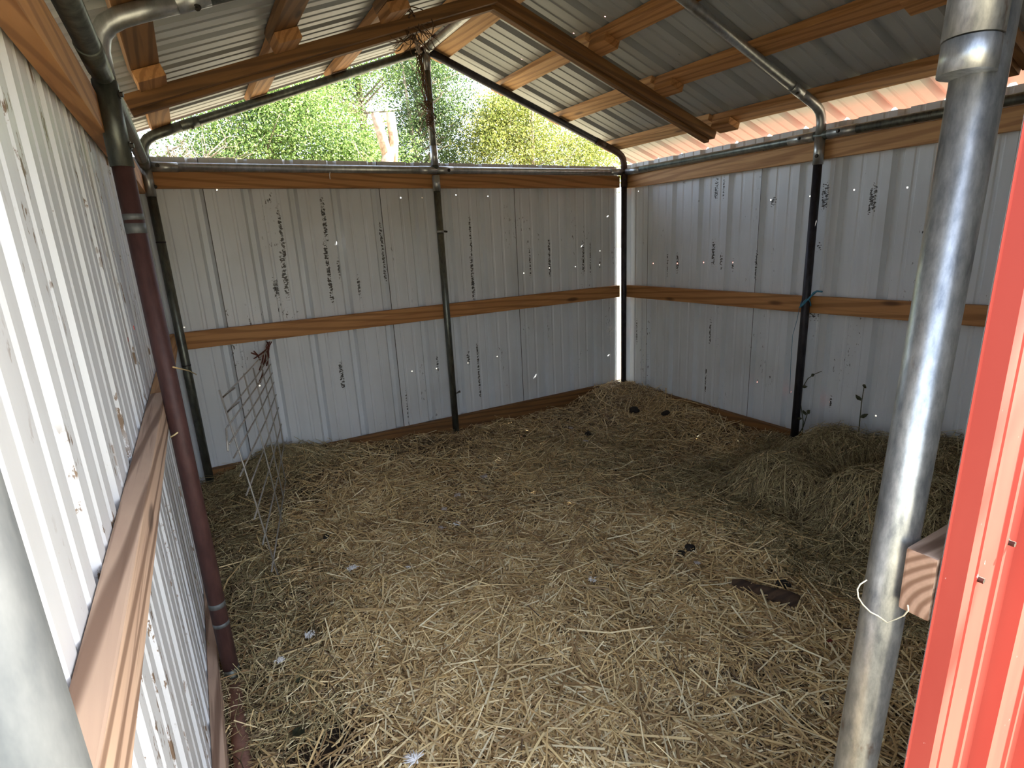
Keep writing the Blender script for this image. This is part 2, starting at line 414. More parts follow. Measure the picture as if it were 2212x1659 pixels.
def roof_sheet(name, sgn):
    d = Vector((sgn, 0, -SLOPE)).normalized(); n = Vector((sgn*SLOPE, 0, 1)).normalized()
    o = Vector((W/2, 0, AP)) + n*.064
    L = (1.735 if sgn > 0 else 1.70)*math.sqrt(1+SLOPE*SLOPE)
    hs = []
    if sgn > 0:
        for q in ((1307, 36), (1239, 72), (1127, 128)):
            dv = R.transposed() @ Vector(((q[0]-1106)/F_PX, (q[1]-829.5)/F_PX, 1.0))
            p = CAM + dv*((o-CAM).dot(n)/dv.dot(n)); hs.append((p.y, (p-o).dot(d)))
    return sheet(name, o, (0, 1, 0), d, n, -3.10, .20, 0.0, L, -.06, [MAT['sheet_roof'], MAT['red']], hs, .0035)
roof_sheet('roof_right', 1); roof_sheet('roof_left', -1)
bm = bmesh.new()
n1, n2 = Vector((-SLOPE, 0, 1)).normalized(), Vector((SLOPE, 0, 1)).normalized()
prof = [Vector((W/2-.16, 0, AP-.16*SLOPE+.092)), Vector((W/2, 0, AP+.094)), Vector((W/2+.16, 0, AP-.16*SLOPE+.092)), Vector((W/2, 0, AP+.096))]
va = [bm.verts.new(p+Vector((0, -3.11, 0))) for p in prof]; vb = [bm.verts.new(p+Vector((0, .21, 0))) for p in prof]
for i in range(4): bm.faces.new((va[i], va[(i+1) % 4], vb[(i+1) % 4], vb[i]))
tag(from_bm('trim_1', bm, MAT['red']), kind='structure')

# red front wall, seen from outside, hung on a wooden girt
fw = sheet('wall_front', (.855, -3.003, 0), (1, 0, .0), (.03, 0, 1), (0, -1, 0), -.026, 2.22, -.02, 1.95, .010, [MAT['sheet'], MAT['red']], depth=.019)
bm = bmesh.new()
tri = [(-.09, 1.80), (3.05, 1.80), (W+.15, AP-SLOPE*(W/2+.15)+.05), (W/2, AP+.05), (-.15, AP-SLOPE*(W/2+.15)+.05)]
for y_ in (-2.998, -2.997): bm.faces.new([bm.verts.new((x_, y_, z_)) for x_, z_ in tri])
tag(from_bm('wall_front_gable', bm, [MAT['sheet']]), kind='structure')
for (px, py) in ((2170, 1170), (2103, 1248)):
    p = at(px+4, py, 'y', -3.004); bolt(fw, p, (0, -1, 0), .0042, .010, 'screw')

# ------------------------------------------------------------------ floor and ground
_h1, _h2 = at(1850, 1045, 'z', .20), at(1720, 1140, 'z', .08)
HOLLOWS = [(_h1.x, _h1.y, .20, .055, .22), (_h2.x, _h2.y, .10, .07, .06)]
SOIL = at(715, 1590, 'z', .06)
def hfun(x, y):
    x = np.asarray(x, float); y = np.asarray(y, float)
    sm = lambda t: np.clip(t, 0, 1)**2*(3-2*np.clip(t, 0, 1))
    h = .085 + .03*np.sin(2.1*x+.4)*np.cos(1.7*y) + .012*np.sin(7*x+1)*np.sin(6.1*y+.5) + .008*np.sin(13*x-2)*np.cos(11*y)
    h += .045*sm((y+1.2)/1.1)                                             # deeper towards the back
    h -= .05*sm((-y-1.3)/.7)*sm((.5-x)/.4)                                # bare along the left wall
    h += .10*np.exp(-(((x-.42)/.25)**2 + ((y+.02)/.16)**2))               # hay clump by the back wall
    h += .08*np.exp(-(((x-2.85)/.35)**2 + ((y+.05)/.25)**2))              # heap in the far corner
    h += .06*sm((x-2.6)/.35)*sm((-y-.1)/.3)
    h += .03*np.exp(-(((x-.95)/.55)**2 + ((y+1.7)/.5)**2))
    px = sm((x-2.12)/.22); py = sm((y+2.75)/.30)*sm((-1.50-y)/.26)        # loose hay pile by the right wall
    h += (.165+.035*np.sin(8*y+1)+.03*np.sin(13*x+5*y))*px*py + .03*sm((x-1.75)/.6)*py
    for cx, cy, rx, ry, dp in HOLLOWS: h -= dp*np.exp(-(((x-cx)/rx)**2 + ((y-cy)/ry)**2))
    h += .010*np.sin(23*x+3*np.sin(5*y))*np.sin(19*y+2*np.sin(6*x))
    return h

nx, ny = 150, 160
gx, gy = np.meshgrid(np.linspace(-.058, 3.005, nx), np.linspace(-2.985, .055, ny))
gz = hfun(gx, gy) - .012 + .006*rng.standard_normal(gx.shape)
V = np.stack([gx.ravel(), gy.ravel(), gz.ravel()], 1)
ii, jj = np.meshgrid(np.arange(nx-1), np.arange(ny-1)); b0 = (jj*nx+ii).ravel()
tag(from_arrays('floor', V, np.stack([b0, b0+1, b0+nx+1, b0+nx], 1), MAT['soil'], smooth=True, origin=Vector((1.47, -1.45, 0))), kind='structure')
nx, ny = 60, 60
gx, gy = np.meshgrid(np.linspace(-40, 40, nx), np.linspace(-40, 40, ny))
gz = -.03 + .0*gx
V = np.stack([gx.ravel(), gy.ravel(), gz.ravel()], 1)
ii, jj = np.meshgrid(np.arange(nx-1), np.arange(ny-1)); b0 = (jj*nx+ii).ravel()
tag(from_arrays('ground', V, np.stack([b0, b0+1, b0+nx+1, b0+nx], 1), MAT['ground'], origin=Vector((0, 0, 0))), kind='structure')

# ------------------------------------------------------------------ strands (straw, hay)
def strands(name, P, yaw, L, wd, bend, lift, mat, tilt=None, zfun=hfun, segs=2, droop=0.0):
    n = len(P); m = segs+1
    t = np.linspace(-.5, .5, m)
    dx, dy = np.cos(yaw), np.sin(yaw)
    cx = P[:, 0:1] + dx[:, None]*t*L[:, None] - dy[:, None]*(bend[:, None]*(t**2)*L[:, None]*2)
    cy = P[:, 1:2] + dy[:, None]*t*L[:, None] + dx[:, None]*(bend[:, None]*(t**2)*L[:, None]*2)
    cx = np.clip(cx, -.055, 3.005); cy = np.clip(cy, -2.99, .055)
    cz = zfun(cx, cy) + lift[:, None]
    if tilt is not None: cz = cz + tilt[:, None]*t*L[:, None]
    C = np.stack([cx, cy, cz], 2)
    T = np.gradient(C, axis=1); T /= np.linalg.norm(T, axis=2, keepdims=True)+1e-9
    up = np.zeros_like(T); up[..., 2] = 1
    side = np.cross(T, up); side /= np.linalg.norm(side, axis=2, keepdims=True)+1e-9
    nor = np.cross(side, T)
    ph = rng.uniform(0, 6.28, n)
    V = np.empty((n, m, 3, 3), np.float32)
    taper = np.linspace(1.1, .75, m)[None, :]
    for k in range(3):
        a = ph + k*2.094
        V[:, :, k] = C + (side*np.cos(a)[:, None, None] + nor*np.sin(a)[:, None, None]*.6)*(wd[:, None]*taper/2)[..., None]
    base = (np.arange(n)*m*3)[:, None, None]
    s = np.arange(segs)[None, :, None]*3; k = np.arange(3)[None, None, :]; k2 = (k+1) % 3
    a = base+s+k; b = base+s+k2; F4 = np.stack([a, b, b+3, a+3], 3).reshape(-1, 4)
    return from_arrays(name, V.reshape(-1, 3), F4, mat)

def scatter(n, dens):
    out = []
    got = 0
    while got < n:
        p = np.stack([rng.uniform(-.05, 3.0, n), rng.uniform(-2.98, .05, n)], 1)
        p = p[rng.uniform(0, 1, n) < dens(p[:, 0], p[:, 1])]
        out.append(p); got += len(p)
    return np.concatenate(out)[:n]

def wobble(x, y, s, a=0):
    return .5+.25*np.sin(s*x+1.3*a+.7*np.sin(s*.8*y)) + .25*np.sin(s*1.13*y-2.1*a+.9*np.sin(s*.7*x))

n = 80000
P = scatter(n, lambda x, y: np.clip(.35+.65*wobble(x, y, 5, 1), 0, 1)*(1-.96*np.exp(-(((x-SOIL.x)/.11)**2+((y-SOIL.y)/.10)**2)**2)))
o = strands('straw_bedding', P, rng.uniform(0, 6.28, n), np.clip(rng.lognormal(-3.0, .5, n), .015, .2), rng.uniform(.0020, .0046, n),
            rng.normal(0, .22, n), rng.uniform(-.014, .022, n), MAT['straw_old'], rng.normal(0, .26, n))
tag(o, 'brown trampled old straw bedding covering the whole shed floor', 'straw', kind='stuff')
n = 78000
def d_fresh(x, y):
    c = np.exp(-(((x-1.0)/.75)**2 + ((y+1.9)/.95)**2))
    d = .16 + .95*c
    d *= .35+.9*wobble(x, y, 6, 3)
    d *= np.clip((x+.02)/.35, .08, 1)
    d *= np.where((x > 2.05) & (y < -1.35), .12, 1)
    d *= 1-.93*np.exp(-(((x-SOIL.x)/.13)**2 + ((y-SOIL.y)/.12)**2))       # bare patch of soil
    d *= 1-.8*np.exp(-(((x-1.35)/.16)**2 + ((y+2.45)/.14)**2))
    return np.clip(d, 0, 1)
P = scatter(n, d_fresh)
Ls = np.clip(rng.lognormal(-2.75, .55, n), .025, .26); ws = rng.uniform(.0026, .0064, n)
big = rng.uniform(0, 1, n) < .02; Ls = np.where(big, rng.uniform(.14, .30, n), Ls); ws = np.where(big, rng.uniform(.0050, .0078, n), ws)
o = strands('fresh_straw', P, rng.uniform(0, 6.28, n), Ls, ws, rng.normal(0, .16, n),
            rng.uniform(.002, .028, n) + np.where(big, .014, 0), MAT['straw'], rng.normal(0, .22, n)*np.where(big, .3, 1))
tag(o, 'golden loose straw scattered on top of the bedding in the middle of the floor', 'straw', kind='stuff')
n = 34000
def d_hay(x, y):
    pile = ((x > 1.85) & (y < -1.3))*1.0
    cl = np.exp(-(((x-.42)/.3)**2 + ((y+.03)/.22)**2)) + np.exp(-(((x-2.0)/.5)**2 + ((y+.95)/.4)**2))*.5
    left = np.exp(-((x-.1)/.2)**2)*(y > -1.9)*.5
    return np.clip(pile + cl + left, 0, 1)
P = scatter(n, d_hay)
yaw = rng.uniform(0, 6.28, n)
yaw = np.where((P[:, 0] > 1.95) & (rng.uniform(0, 1, n) < .35), rng.normal(.25, .8, n), yaw)
o = strands('loose_hay', P, yaw, np.clip(rng.lognormal(-2.35, .45, n), .04, .32), rng.uniform(.0016, .0036, n),
            rng.normal(0, .5, n), rng.uniform(.0, .06, n)*rng.uniform(0, 1, n), MAT['hay'], rng.normal(0, .22, n), segs=5)
tag(o, 'loose greyish green hay heaped in a pile against the right wall', 'hay', kind='stuff')

# ------------------------------------------------------------------ wooden boards
def wood(name, p0, p1, up, t, h, mat, label, cat='board', group=None):
    return tag(board(name, p0, p1, up, t, h, MAT[mat]), label, cat, group, 'thing')
Z = (0, 0, 1)
G = 'wooden girts on the walls'
wood('wall_girt', (-.02, .040, .944), (2.93, .040, .944), Z, .037, .089, 'wood', 'amber wooden girt running across the middle of the back wall', group=G)
wood('wall_girt', (-.02, .040, 1.737), (2.93, .040, 1.737), Z, .037, .082, 'wood', 'amber wooden girt under the top rail of the back wall', group=G)
wood('wall_girt', (2.992, -1.455, .948), (2.992, .015, .942), Z, .037, .089, 'wood', 'amber wooden girt at mid height of the right wall, from corner post to blue twine', group=G)
wood('wall_girt', (2.992, -2.96, .966), (2.992, -1.462, .950), Z, .037, .089, 'wood', 'amber wooden girt at mid height of the right wall, in front of the blue twine', group=G)
wood('wall_girt', (2.992, -2.96, 1.727), (2.992, .015, 1.735), Z, .037, .089, 'wood_pale', 'reddish pale wooden girt under the top rail of the right wall', group=G)
wood('wall_girt', (-.042, -1.40, .951), (-.042, .0, .951), Z, .037, .082, 'wood_pale', 'short pale wooden girt of the left wall behind the maroon post', group=G)
wood('wall_girt', (-.042, -3.0, .951), (-.042, -1.405, .951), Z, .037, .082, 'wood_grey', 'weathered wooden girt at mid height of the left wall, nearest the camera', group=G)
wood('wall_girt', (-.038, -3.0, 1.715), (-.038, .03, 1.715), Z, .037, .089, 'wood', 'wooden girt at the top of the left wall under the eave', group=G)
wood('base_board', (-.02, .040, .145), (2.93, .040, .145), Z, .037, .16, 'wood_dark', 'brown base board along the foot of the back wall, half buried in straw')
wood('base_board', (2.992, -2.96, .120), (2.992, .015, .120), Z, .037, .18, 'wood_dark', 'brown base board along the foot of the right wall')
wood('base_board', (-.046, -3.0, .07), (-.046, .03, .07), Z, .030, .12, 'wood_grey', 'grey base board along the foot of the left wall')
g_ = wood('wall_girt', (.856, -2.982, .912), (2.96, -2.982, .912), Z, .036, .091, 'wood_grey', 'sawn end of the wooden girt behind the red front wall', group=G)

g_.data.materials.append(MAT['end_grain'])
for p_ in g_.data.polygons:
    if abs(p_.normal.x) > .9: p_.material_index = 1

def slope_pt(x, y, off):
    s = 1 if x > W/2 else -1
    n = Vector((s*SLOPE, 0, 1)).normalized()
    b = Vector((x, y, AP-SLOPE*abs(x-W/2)))
    return b + n*off, n
PG = 'purlins under the roof sheets'
pur = [(1.985, 'upper', 'right'), (2.415, 'middle', 'right'), (2.862, 'lowest', 'right'),
       (.107, 'lowest', 'left'), (.555, 'middle', 'left'), (.975, 'upper', 'left')]
for i, (x, lv, side) in enumerate(pur):
    a, n_ = slope_pt(x, .12, .0405); b, _ = slope_pt(x, -.86, .0405)
    wood('purlin', a, b, n_.cross(Vector((0, 1, 0))), .037, .089, 'wood_pale' if side == 'right' else 'wood',
         f'short pale length of the {lv} purlin of the {side} roof slope, behind the wooden rafter', 'board', PG)
    dx = .02 if side == 'right' else -.012
    a, n_ = slope_pt(x+dx, -.865, .0405); b, _ = slope_pt(x+dx, -3.02, .0405)
    wood('purlin', a, b, n_.cross(Vector((0, 1, 0))), .037, .089, 'wood' if side == 'right' else 'wood_dark',
         f'long length of the {lv} purlin of the {side} roof slope, nearer the camera', 'board', PG)
    a, n_ = slope_pt(x+dx, -.875, .002); b, _ = slope_pt(x+dx, -1.0, .002)
    wood('splice_block', a, b, n_.cross(Vector((0, 1, 0))), .037, .089, 'wood', f'small wooden block under the {lv} purlin of the {side} roof slope, beside the rafter', 'block', 'splice blocks by the rafter')
for x, side in ((1.40, 'left'), (1.565, 'right')):
    a, n_ = slope_pt(x, .12, .0405); b, _ = slope_pt(x, -3.02, .0405)
    wood('ridge_board', a, b, n_.cross(Vector((0, 1, 0))), .037, .10, 'wood_pale', f'pale wooden board along the {side} side of the roof ridge', 'board')

def rafter(y, side, label, foot):
    s = 1 if side == 'right' else -1
    top, n_ = slope_pt(W/2+s*.001, y, -.030); bot, _ = slope_pt(foot, y, -.030)
    root = thing_empty('rafter', bot)
    yy = Vector((0, 1, 0))
    board('upper_plank', bot+yy*-.012+n_*.004, top+yy*-.012+n_*.004, n_, .034, .046, MAT['wood_dark'], root)
    board('lower_plank', bot+yy*.028-n_*.014, top+yy*.028-n_*.014, n_, .038, .040, MAT['wood_dark'], root)
    return tag(root, label, 'rafter', 'doubled wooden rafters', 'thing')
rafter(-.83, 'right', 'doubled dark wooden rafter falling from the ridge to the right wall rail', 2.91)
rafter(-.83, 'left', 'doubled dark wooden rafter falling from the ridge to the left wall rail', .0)
rafter(-2.27, 'right', 'wooden rafter at upper right, crossing behind the shiny front post', 2.91)
a, n_ = slope_pt(2.435, -2.2, .002); b, _ = slope_pt(2.435, -2.07, .002)
wood('splice_block', a, b, n_.cross(Vector((0, 1, 0))), .037, .089, 'wood', 'small wooden block under the middle right purlin, near the shiny front post', 'block', 'splice blocks by the rafter')

# ------------------------------------------------------------------ pipe frame
r = .021
def post(name, foot, top, mat, label, rad=r):
    o = pipe(name, [foot, top], rad, MAT[mat]); return tag(o, label, 'post', 'pipe posts of the shed frame', 'thing')
p = post('post', (0, 0, .06), (.0, 0, 1.66), 'galv_dark', 'dark galvanised pipe post in the back left corner')
pipe('sleeve', [(0, 0, 1.655), (0, 0, 1.80)], .0235, MAT['galv'], p)
for z in (1.44, .82): pipe('joint_ring', [(0, 0, z), (0, 0, z+.006)], .0222, MAT['steel_black'], p)
bolt(p, (.023, -.006, 1.70), (1, -.3, 0))
p = post('post', (2.95, 0, .06), (2.95, 0, 1.82), 'steel_black', 'blackish rusty pipe post in the far right corner')
pipe('connector', [(2.95, 0, 1.70), (2.95, 0, 1.83)], .024, MAT['rust_dark'], p)
bolt(p, (2.94, -.023, 1.75), (-.3, -1, 0))
p = post('post', (W/2, -.002, .06), (W/2, -.002, 1.68), 'galv_dark', 'grey pipe post standing in the middle of the back wall')
pipe('sleeve', [(W/2, -.002, 1.675), (W/2, -.002, 1.765)], .0235, MAT['galv'], p)
cl = pipe('hose_clamp', [(W/2, -.002, 1.432), (W/2, -.002, 1.446)], .0235, MAT['galv'], p)
bm = bmesh.new(); tube(bm, [(W/2+.022, -.012, 1.439), (W/2+.042, -.012, 1.436)], .006, 8)
from_bm('clamp_screw', bm, MAT['bolt'], cl)
bm = bmesh.new(); tube(bm, [(W/2+.018, -.012, .40), (W/2+.045, -.018, .41)], [.004, .008], 8)
from_bm('hook', bm, MAT['bolt'], p)
p = post('king_post', (W/2, -.002, 1.80), (W/2-.003, -.002, 2.42), 'galv_dark', 'upright pipe from the back top rail up to the roof ridge')
pipe('sleeve', [(W/2, -.002, 1.82), (W/2, -.002, 1.93)], .0225, MAT['galv'], p)
pipe('sleeve', [(W/2, -.002, 2.33), (W/2, -.002, 2.435)], .0235, MAT['galv'], p)
p = post('post', (2.95, MIDR, .05), (2.95, MIDR, 1.68), 'steel_black', 'blue black pipe post halfway along the right wall, tied with blue twine')
pipe('sleeve', [(2.95, MIDR, 1.66), (2.95, MIDR, 1.79)], .0245, MAT['galv'], p)
bolt(p, (2.926, MIDR-.006, 1.70), (-1, -.2, 0))
p = post('post', (0, MIDL, .05), (0, MIDL, 1.62), 'maroon', 'maroon painted pipe post halfway along the left wall', .0235)
pipe('sleeve', [(0, MIDL, 1.595), (0, MIDL, 1.79)], .0262, MAT['galv_dark'], p)
bolt(p, (.026, MIDL-.004, 1.645), (1, -.2, 0)); bolt(p, (.026, MIDL-.004, 1.76), (1, -.2, 0))
for z0, z1 in ((1.468, 1.483), (1.435, 1.460), (.328, .345), (.262, .275)): pipe('bare_band', [(0, MIDL, z0), (0, MIDL, z1)], .0238, MAT['galv_front'], p)
pipe('foot_sleeve', [(0, MIDL, .045), (0, MIDL, .105)], .0248, MAT['galv_dark'], p)
ftop = at(2143, 0, 'y', -2.935); fbot = at(1846, 1659, 'y', -2.935)
dd = (ftop-fbot).normalized()
p = post('post', fbot - dd*(fbot.z/dd.z), ftop+dd*.16, 'galv_bright', 'shiny galvanised door post beside the red front wall', .0272)
j = at(2100, 85, 'y', -2.935)
pipe('sleeve', [j, j+dd*.3], .0287, MAT['galv_bright'], p)
pipe('swage_ring', [j-dd*.036, j-dd*.0015], .0279, MAT['galv_bright'], p)
p = post('post', (-.0205, FY, -.03), (-.0205, FY, 1.80), 'galv_front', 'matt galvanised front door post at the lower left, closest to the camera', .029)

def rail(name, a, b, mat, label, rad=r):
    return tag(pipe(name, [a, b], rad, MAT[mat]), label, 'rail', 'top rails and base rails of the shed frame', 'thing')
p = rail('top_rail', (.0, 0, 1.79), (W, 0, HR), 'galv', 'galvanised top rail along the back wall under the gable opening')
for x in (.08, W/2-.05, W/2+.06, W-.08): pipe('coupling', [(x-.055, 0, 1.79+.01*x/W), (x+.055, 0, 1.79+.01*x/W)], .0228, MAT['galv'], p)
bolt(p, (.05, -.0225, 1.795), (0, -1, 0)); bolt(p, (W/2+.08, -.0225, 1.793), (0, -1, 0))
bm = bmesh.new(); tube(bm, [at(713, 371, 'y', -.026), at(712, 378, 'y', -.028), at(713, 387, 'y', -.025)], .0022, 6)
from_bm('hook', bm, MAT['feather'], p)
p = rail('top_rail', (W, 0, HR), (W, FY, 1.795), 'galv_dark', 'grey pipe top rail along the right wall')
for y in (-.10, MIDR+.10, MIDR-.11): pipe('coupling', [(W, y-.07, 1.799), (W, y+.07, 1.799)], .0228, MAT['galv'], p)
bolt(p, (W-.0225, MIDR-.10, 1.80), (-1, 0, 0)); bolt(p, (W-.0225, MIDR+.10, 1.80), (-1, 0, 0))
p = rail('top_rail', (0, 0, 1.795), (0, FY, 1.80), 'galv_dark', 'dark pipe top rail along the left wall', .0225)
for y in (-.15, MIDL+.10, MIDL-.16): pipe('coupling', [(0, y-.09, 1.797), (0, y+.09, 1.797)], .0245, MAT['galv_dark'], p)
p = rail('base_rail', (.0, MIDL+.1, .055), (.005, -2.95, .05), 'rust', 'pinkish rusty base rail on the ground beside the left wall', .022)
p = rail('ridge_pipe', (W/2, 0, AP), (W/2, -3.0, AP-.02), 'galv', 'pale galvanised ridge pipe under the roof peak')
pipe('connector', [(W/2, .02, AP), (W/2, -.09, AP)], .0245, MAT['galv'], p)

def roof_pipe(y, side, label, mat, elbow_mat):
    s = 1 if side == 'right' else -1
    X = lambda x: x if side == 'left' else W-x
    path = [(.003, HR), (.004, 1.855), (.012, 1.888), (.030, 1.912), (.058, 1.930), (.095, 1.945), (.20, 1.983)]
    # straight part rises to the ridge
    pts = [Vector((X(x), y, z)) for x, z in path]
    root = pipe('roof_pipe', [pts[-1], Vector((W/2, y, AP))], r, MAT[mat])
    pipe('elbow', pts, .0228, MAT[elbow_mat], root)
    e = Vector((X(.20), y, 1.983)); d = (Vector((W/2, y, AP))-e).normalized()
    pipe('coupling', [e-d*.02, e+d*.06], .0236, MAT[elbow_mat], root)
    bolt(root, e+d*.03+Vector((0, -.010, -.021)), (0, -.4, -1))
    return tag(root, label, 'pipe', 'bent roof pipes of the shed frame', 'thing')
roof_pipe(0.0, 'left', 'bent roof pipe along the left edge of the gable opening', 'galv_dark', 'galv_dark')
roof_pipe(0.0, 'right', 'bent roof pipe along the right edge of the gable opening', 'steel_black', 'rust_dark')
roof_pipe(MIDL, 'left', 'bent roof pipe rising from the maroon post', 'galv_dark', 'galv')
roof_pipe(MIDR, 'right', 'bent roof pipe rising from the right wall post with blue twine', 'galv', 'galv')

# ------------------------------------------------------------------ small things
# wire panel leaning along the left wall
root = thing_empty('wire_panel', (.3, -.58, .12))
def wp(s, z):
    tz = (z-.12)/.76
    return Vector(((.395-.195*s)*(1-tz) + (.382-.26*s)*tz, -.06-1.04*s, z))
def wire(name, pts, rad=.0032):
    bm = bmesh.new(); tube(bm, pts, rad, 6); return from_bm(name, bm, MAT['wire'], root, True)
for s, zt in ((0, .845), (.2, .83), (.4, .85), (.6, .87), (1.0, .905)):
    wire('upright_wire', [wp(s, .10), wp(s, .45)+Vector((.002, 0, 0)), wp(s, zt)])
for i, z in enumerate((.862, .805, .765, .714, .66, .587, .51, .41, .30, .18)):
    e1 = 1.0 if i < 2 else (1.06 if i == 2 else 1.08)
    pts = [wp(-.07, z+(.0 if i else -.01)), wp(.4, z-.004), wp(.8, z+.006), wp(e1, z+.012)]
    if i == 2: pts += [wp(1.12, z-.05)]
    if i < 2: pts += [wp(e1, z+.012) + Vector((.05, .12, .004))]
    wire('cross_wire', pts, .0034)
tag(root, 'bent piece of welded wire livestock panel standing beside the left wall', 'wire panel', kind='thing')

def twig(bm, p, d, L, rad, n=6, wob=.25):
    pts = [Vector(p)]; d = Vector(d).normalized()
    for i in range(n):
        d = (d + Vector((random.gauss(0, wob), random.gauss(0, wob), random.gauss(0, wob)))).normalized()
        pts.append(pts[-1] + d*L/n)
    tube(bm, pts, [rad*(1-.7*i/n) for i in range(n+1)], 5); return pts

# dry vine tangled on the ridge and hanging down the king post
bm = bmesh.new()
for i in range(46):
    twig(bm, (1.075+random.gauss(0, .03), -.83+random.gauss(0, .03), 2.27+random.gauss(0, .035)), (random.gauss(0, 1), random.gauss(0, 1), -.9), random.uniform(.06, .16), .003)
for i in range(7):
    a = at(892+random.uniform(-4, 6), 70, 'y', -.70); b = at(908, 110, 'y', -.05)
    pts = [a.lerp(b, t/6)+Vector((random.gauss(0, .008), 0, random.gauss(0, .008)-.03*math.sin(t/6*3.14))) for t in range(7)]
    tube(bm, pts, .003, 5)
for i in range(12):
    x0 = 1.42+random.gauss(0, .012)
    pts = [Vector((x0+.05*(t/9)+random.gauss(0, .010), -.035+random.gauss(0, .012), 2.40-.42*t/9)) for t in range(random.randint(5, 10))]
    tube(bm, pts, .0026, 5)
for i in range(60):
    twig(bm, (1.445+random.gauss(0, .016), -.04+random.gauss(0, .012), random.uniform(2.03, 2.16)), (random.gauss(0, 1), random.gauss(0, .6), random.gauss(0, 1)), random.uniform(.03, .07), .0032)
tag(from_bm('dry_vine', bm, MAT['vine'], smooth=True), 'dead brown vine hanging from the rafter down the upright gable pipe', 'vine', kind='thing')
bm = bmesh.new()
for i in range(5):
    a = at(577+random.uniform(-5, 5), 738, 'y', .014); b = at(572+random.uniform(-8, 8), 790, 'y', -.08)
    tube(bm, [a.lerp(b, t/5)+Vector((random.gauss(0, .006), random.gauss(0, .005), 0)) for t in range(6)], .003, 5)
for q, q2 in (((575, 755), (548, 775)), ((548, 758), (562, 778)), ((542, 762), (556, 768)), ((560, 825), (568, 800)), ((556, 830), (564, 822)), ((570, 760), (560, 800))):
    tube(bm, [at(*q, 'y', -.09), at((q[0]+q2[0])/2+2, (q[1]+q2[1])/2, 'y', -.1), at(*q2, 'y', -.09)], [.0035, .0045, .003], 5)
tag(from_bm('dry_vine', bm, MAT['vine_red'], smooth=True), 'reddish dry vine tangled on top of the wire panel under the back wall girt', 'vine', kind='thing')

# blue twine on the right wall post
bm = bmesh.new(); xx = 2.925
ring = [(2.95+.025*math.cos(a), MIDR+.025*math.sin(a), .965+.02*math.sin(a*2)) for a in np.linspace(0, 4*math.pi, 32)]
tube(bm, ring, .003, 6)
tube(bm, [at(1768, 628, 'x', 2.93), at(1758, 632, 'x', 2.92), at(1752, 640, 'x', 2.918), at(1742, 650, 'x', xx), at(1733, 660, 'x', xx), at(1727, 664, 'x', xx)], .0045, 6)
tube(bm, [at(1776, 630, 'x', 2.92), at(1764, 629, 'x', 2.925), at(1754, 638, 'x', 2.92)], .005, 6)
tube(bm, [at(1727, 664, 'x', xx), at(1722, 690, 'x', xx), at(1712, 725, 'x', xx), at(1708, 790, 'x', xx), at(1706, 850, 'x', xx)], .0014, 5)
tag(from_bm('twine', bm, MAT['twine_blue'], smooth=True), 'frayed blue baling twine knotted round the right wall post', 'twine', kind='thing')
bm = bmesh.new()
c0 = fbot.lerp(ftop, .205)
q = lambda a, b, y=-2.962: at(a, b, 'y', y)
tube(bm, [q(1872, 1253), q(1858, 1262), q(1852, 1273), q(1854, 1290), q(1864, 1306), q(1880, 1322), q(1896, 1330), q(1916, 1344, -2.966), q(1934, 1338, -2.975), q(1952, 1330, -2.985), q(1962, 1318, -3.0), q(1961, 1308, -3.0)], .0009, 6)
tag(from_bm('twine', bm, MAT['twine_white'], smooth=True), 'thin white twine looped round the shiny front door post', 'twine', kind='thing')

# weeds growing up the right wall
def weed(pts, leaves, label):
    P_ = [at(*q_, 'x', 2.955) for q_ in pts]
    rt = thing_empty('weed', P_[0])
    bm = bmesh.new(); tube(bm, P_, [.0030-.0018*i/len(P_) for i in range(len(P_))], 6); from_bm('stem', bm, MAT['weed'], rt, True)
    for (a, b, w_) in leaves:
        A, B = at(*a, 'x', 2.952), at(*b, 'x', 2.93); d = B-A; sd = d.cross(Vector((1, 0, 0))).normalized()*w_
        bm = bmesh.new()
        v = [bm.verts.new(p_) for p_ in (A, A.lerp(B, .3)+sd, A.lerp(B, .65)+sd*.8, B, A.lerp(B, .65)-sd*.8, A.lerp(B, .3)-sd)]
        mid = [bm.verts.new(A.lerp(B, t)+Vector((-.006, 0, 0))) for t in (.3, .65)]
        for f in ((v[0], v[1], mid[0]), (v[0], mid[0], v[5]), (v[1], v[2], mid[1], mid[0]), (v[5], mid[0], mid[1], v[4]), (v[2], v[3], mid[1]), (v[4], mid[1], v[3])): bm.faces.new(f)
        from_bm('leaf', bm, MAT['weed'], rt)
    return tag(rt, label, 'weed', 'weeds along the right wall', 'thing')
weed([(1733, 940), (1735, 910), (1729, 870), (1732, 840), (1745, 818), (1760, 808), (1775, 802)], [((1732, 836), (1745, 835), .008), ((1752, 812), (1760, 808), .009), ((1733, 905), (1722, 903), .008)], 'bent dark weed stem beside the twine tied right wall post')
weed([(1722, 945), (1735, 922), (1742, 900), (1746, 888)], [((1741, 897), (1734, 885), .012), ((1743, 893), (1750, 886), .012)], 'short weed sprig at the foot of the right wall post')
weed([(1853, 955), (1857, 910), (1861, 870), (1867, 833)], [((1860, 866), (1848, 852), .012), ((1858, 902), (1876, 894), .010), ((1866, 838), (1869, 830), .012), ((1850, 940), (1826, 930), .016)], 'upright leafy weed stem above the hay pile')
weed([(2036, 990), (2036, 970), (2040, 955)], [((2036, 970), (2030, 962), .010), ((2038, 964), (2042, 956), .010)], 'little weed at the right end of the hay pile by the red wall')

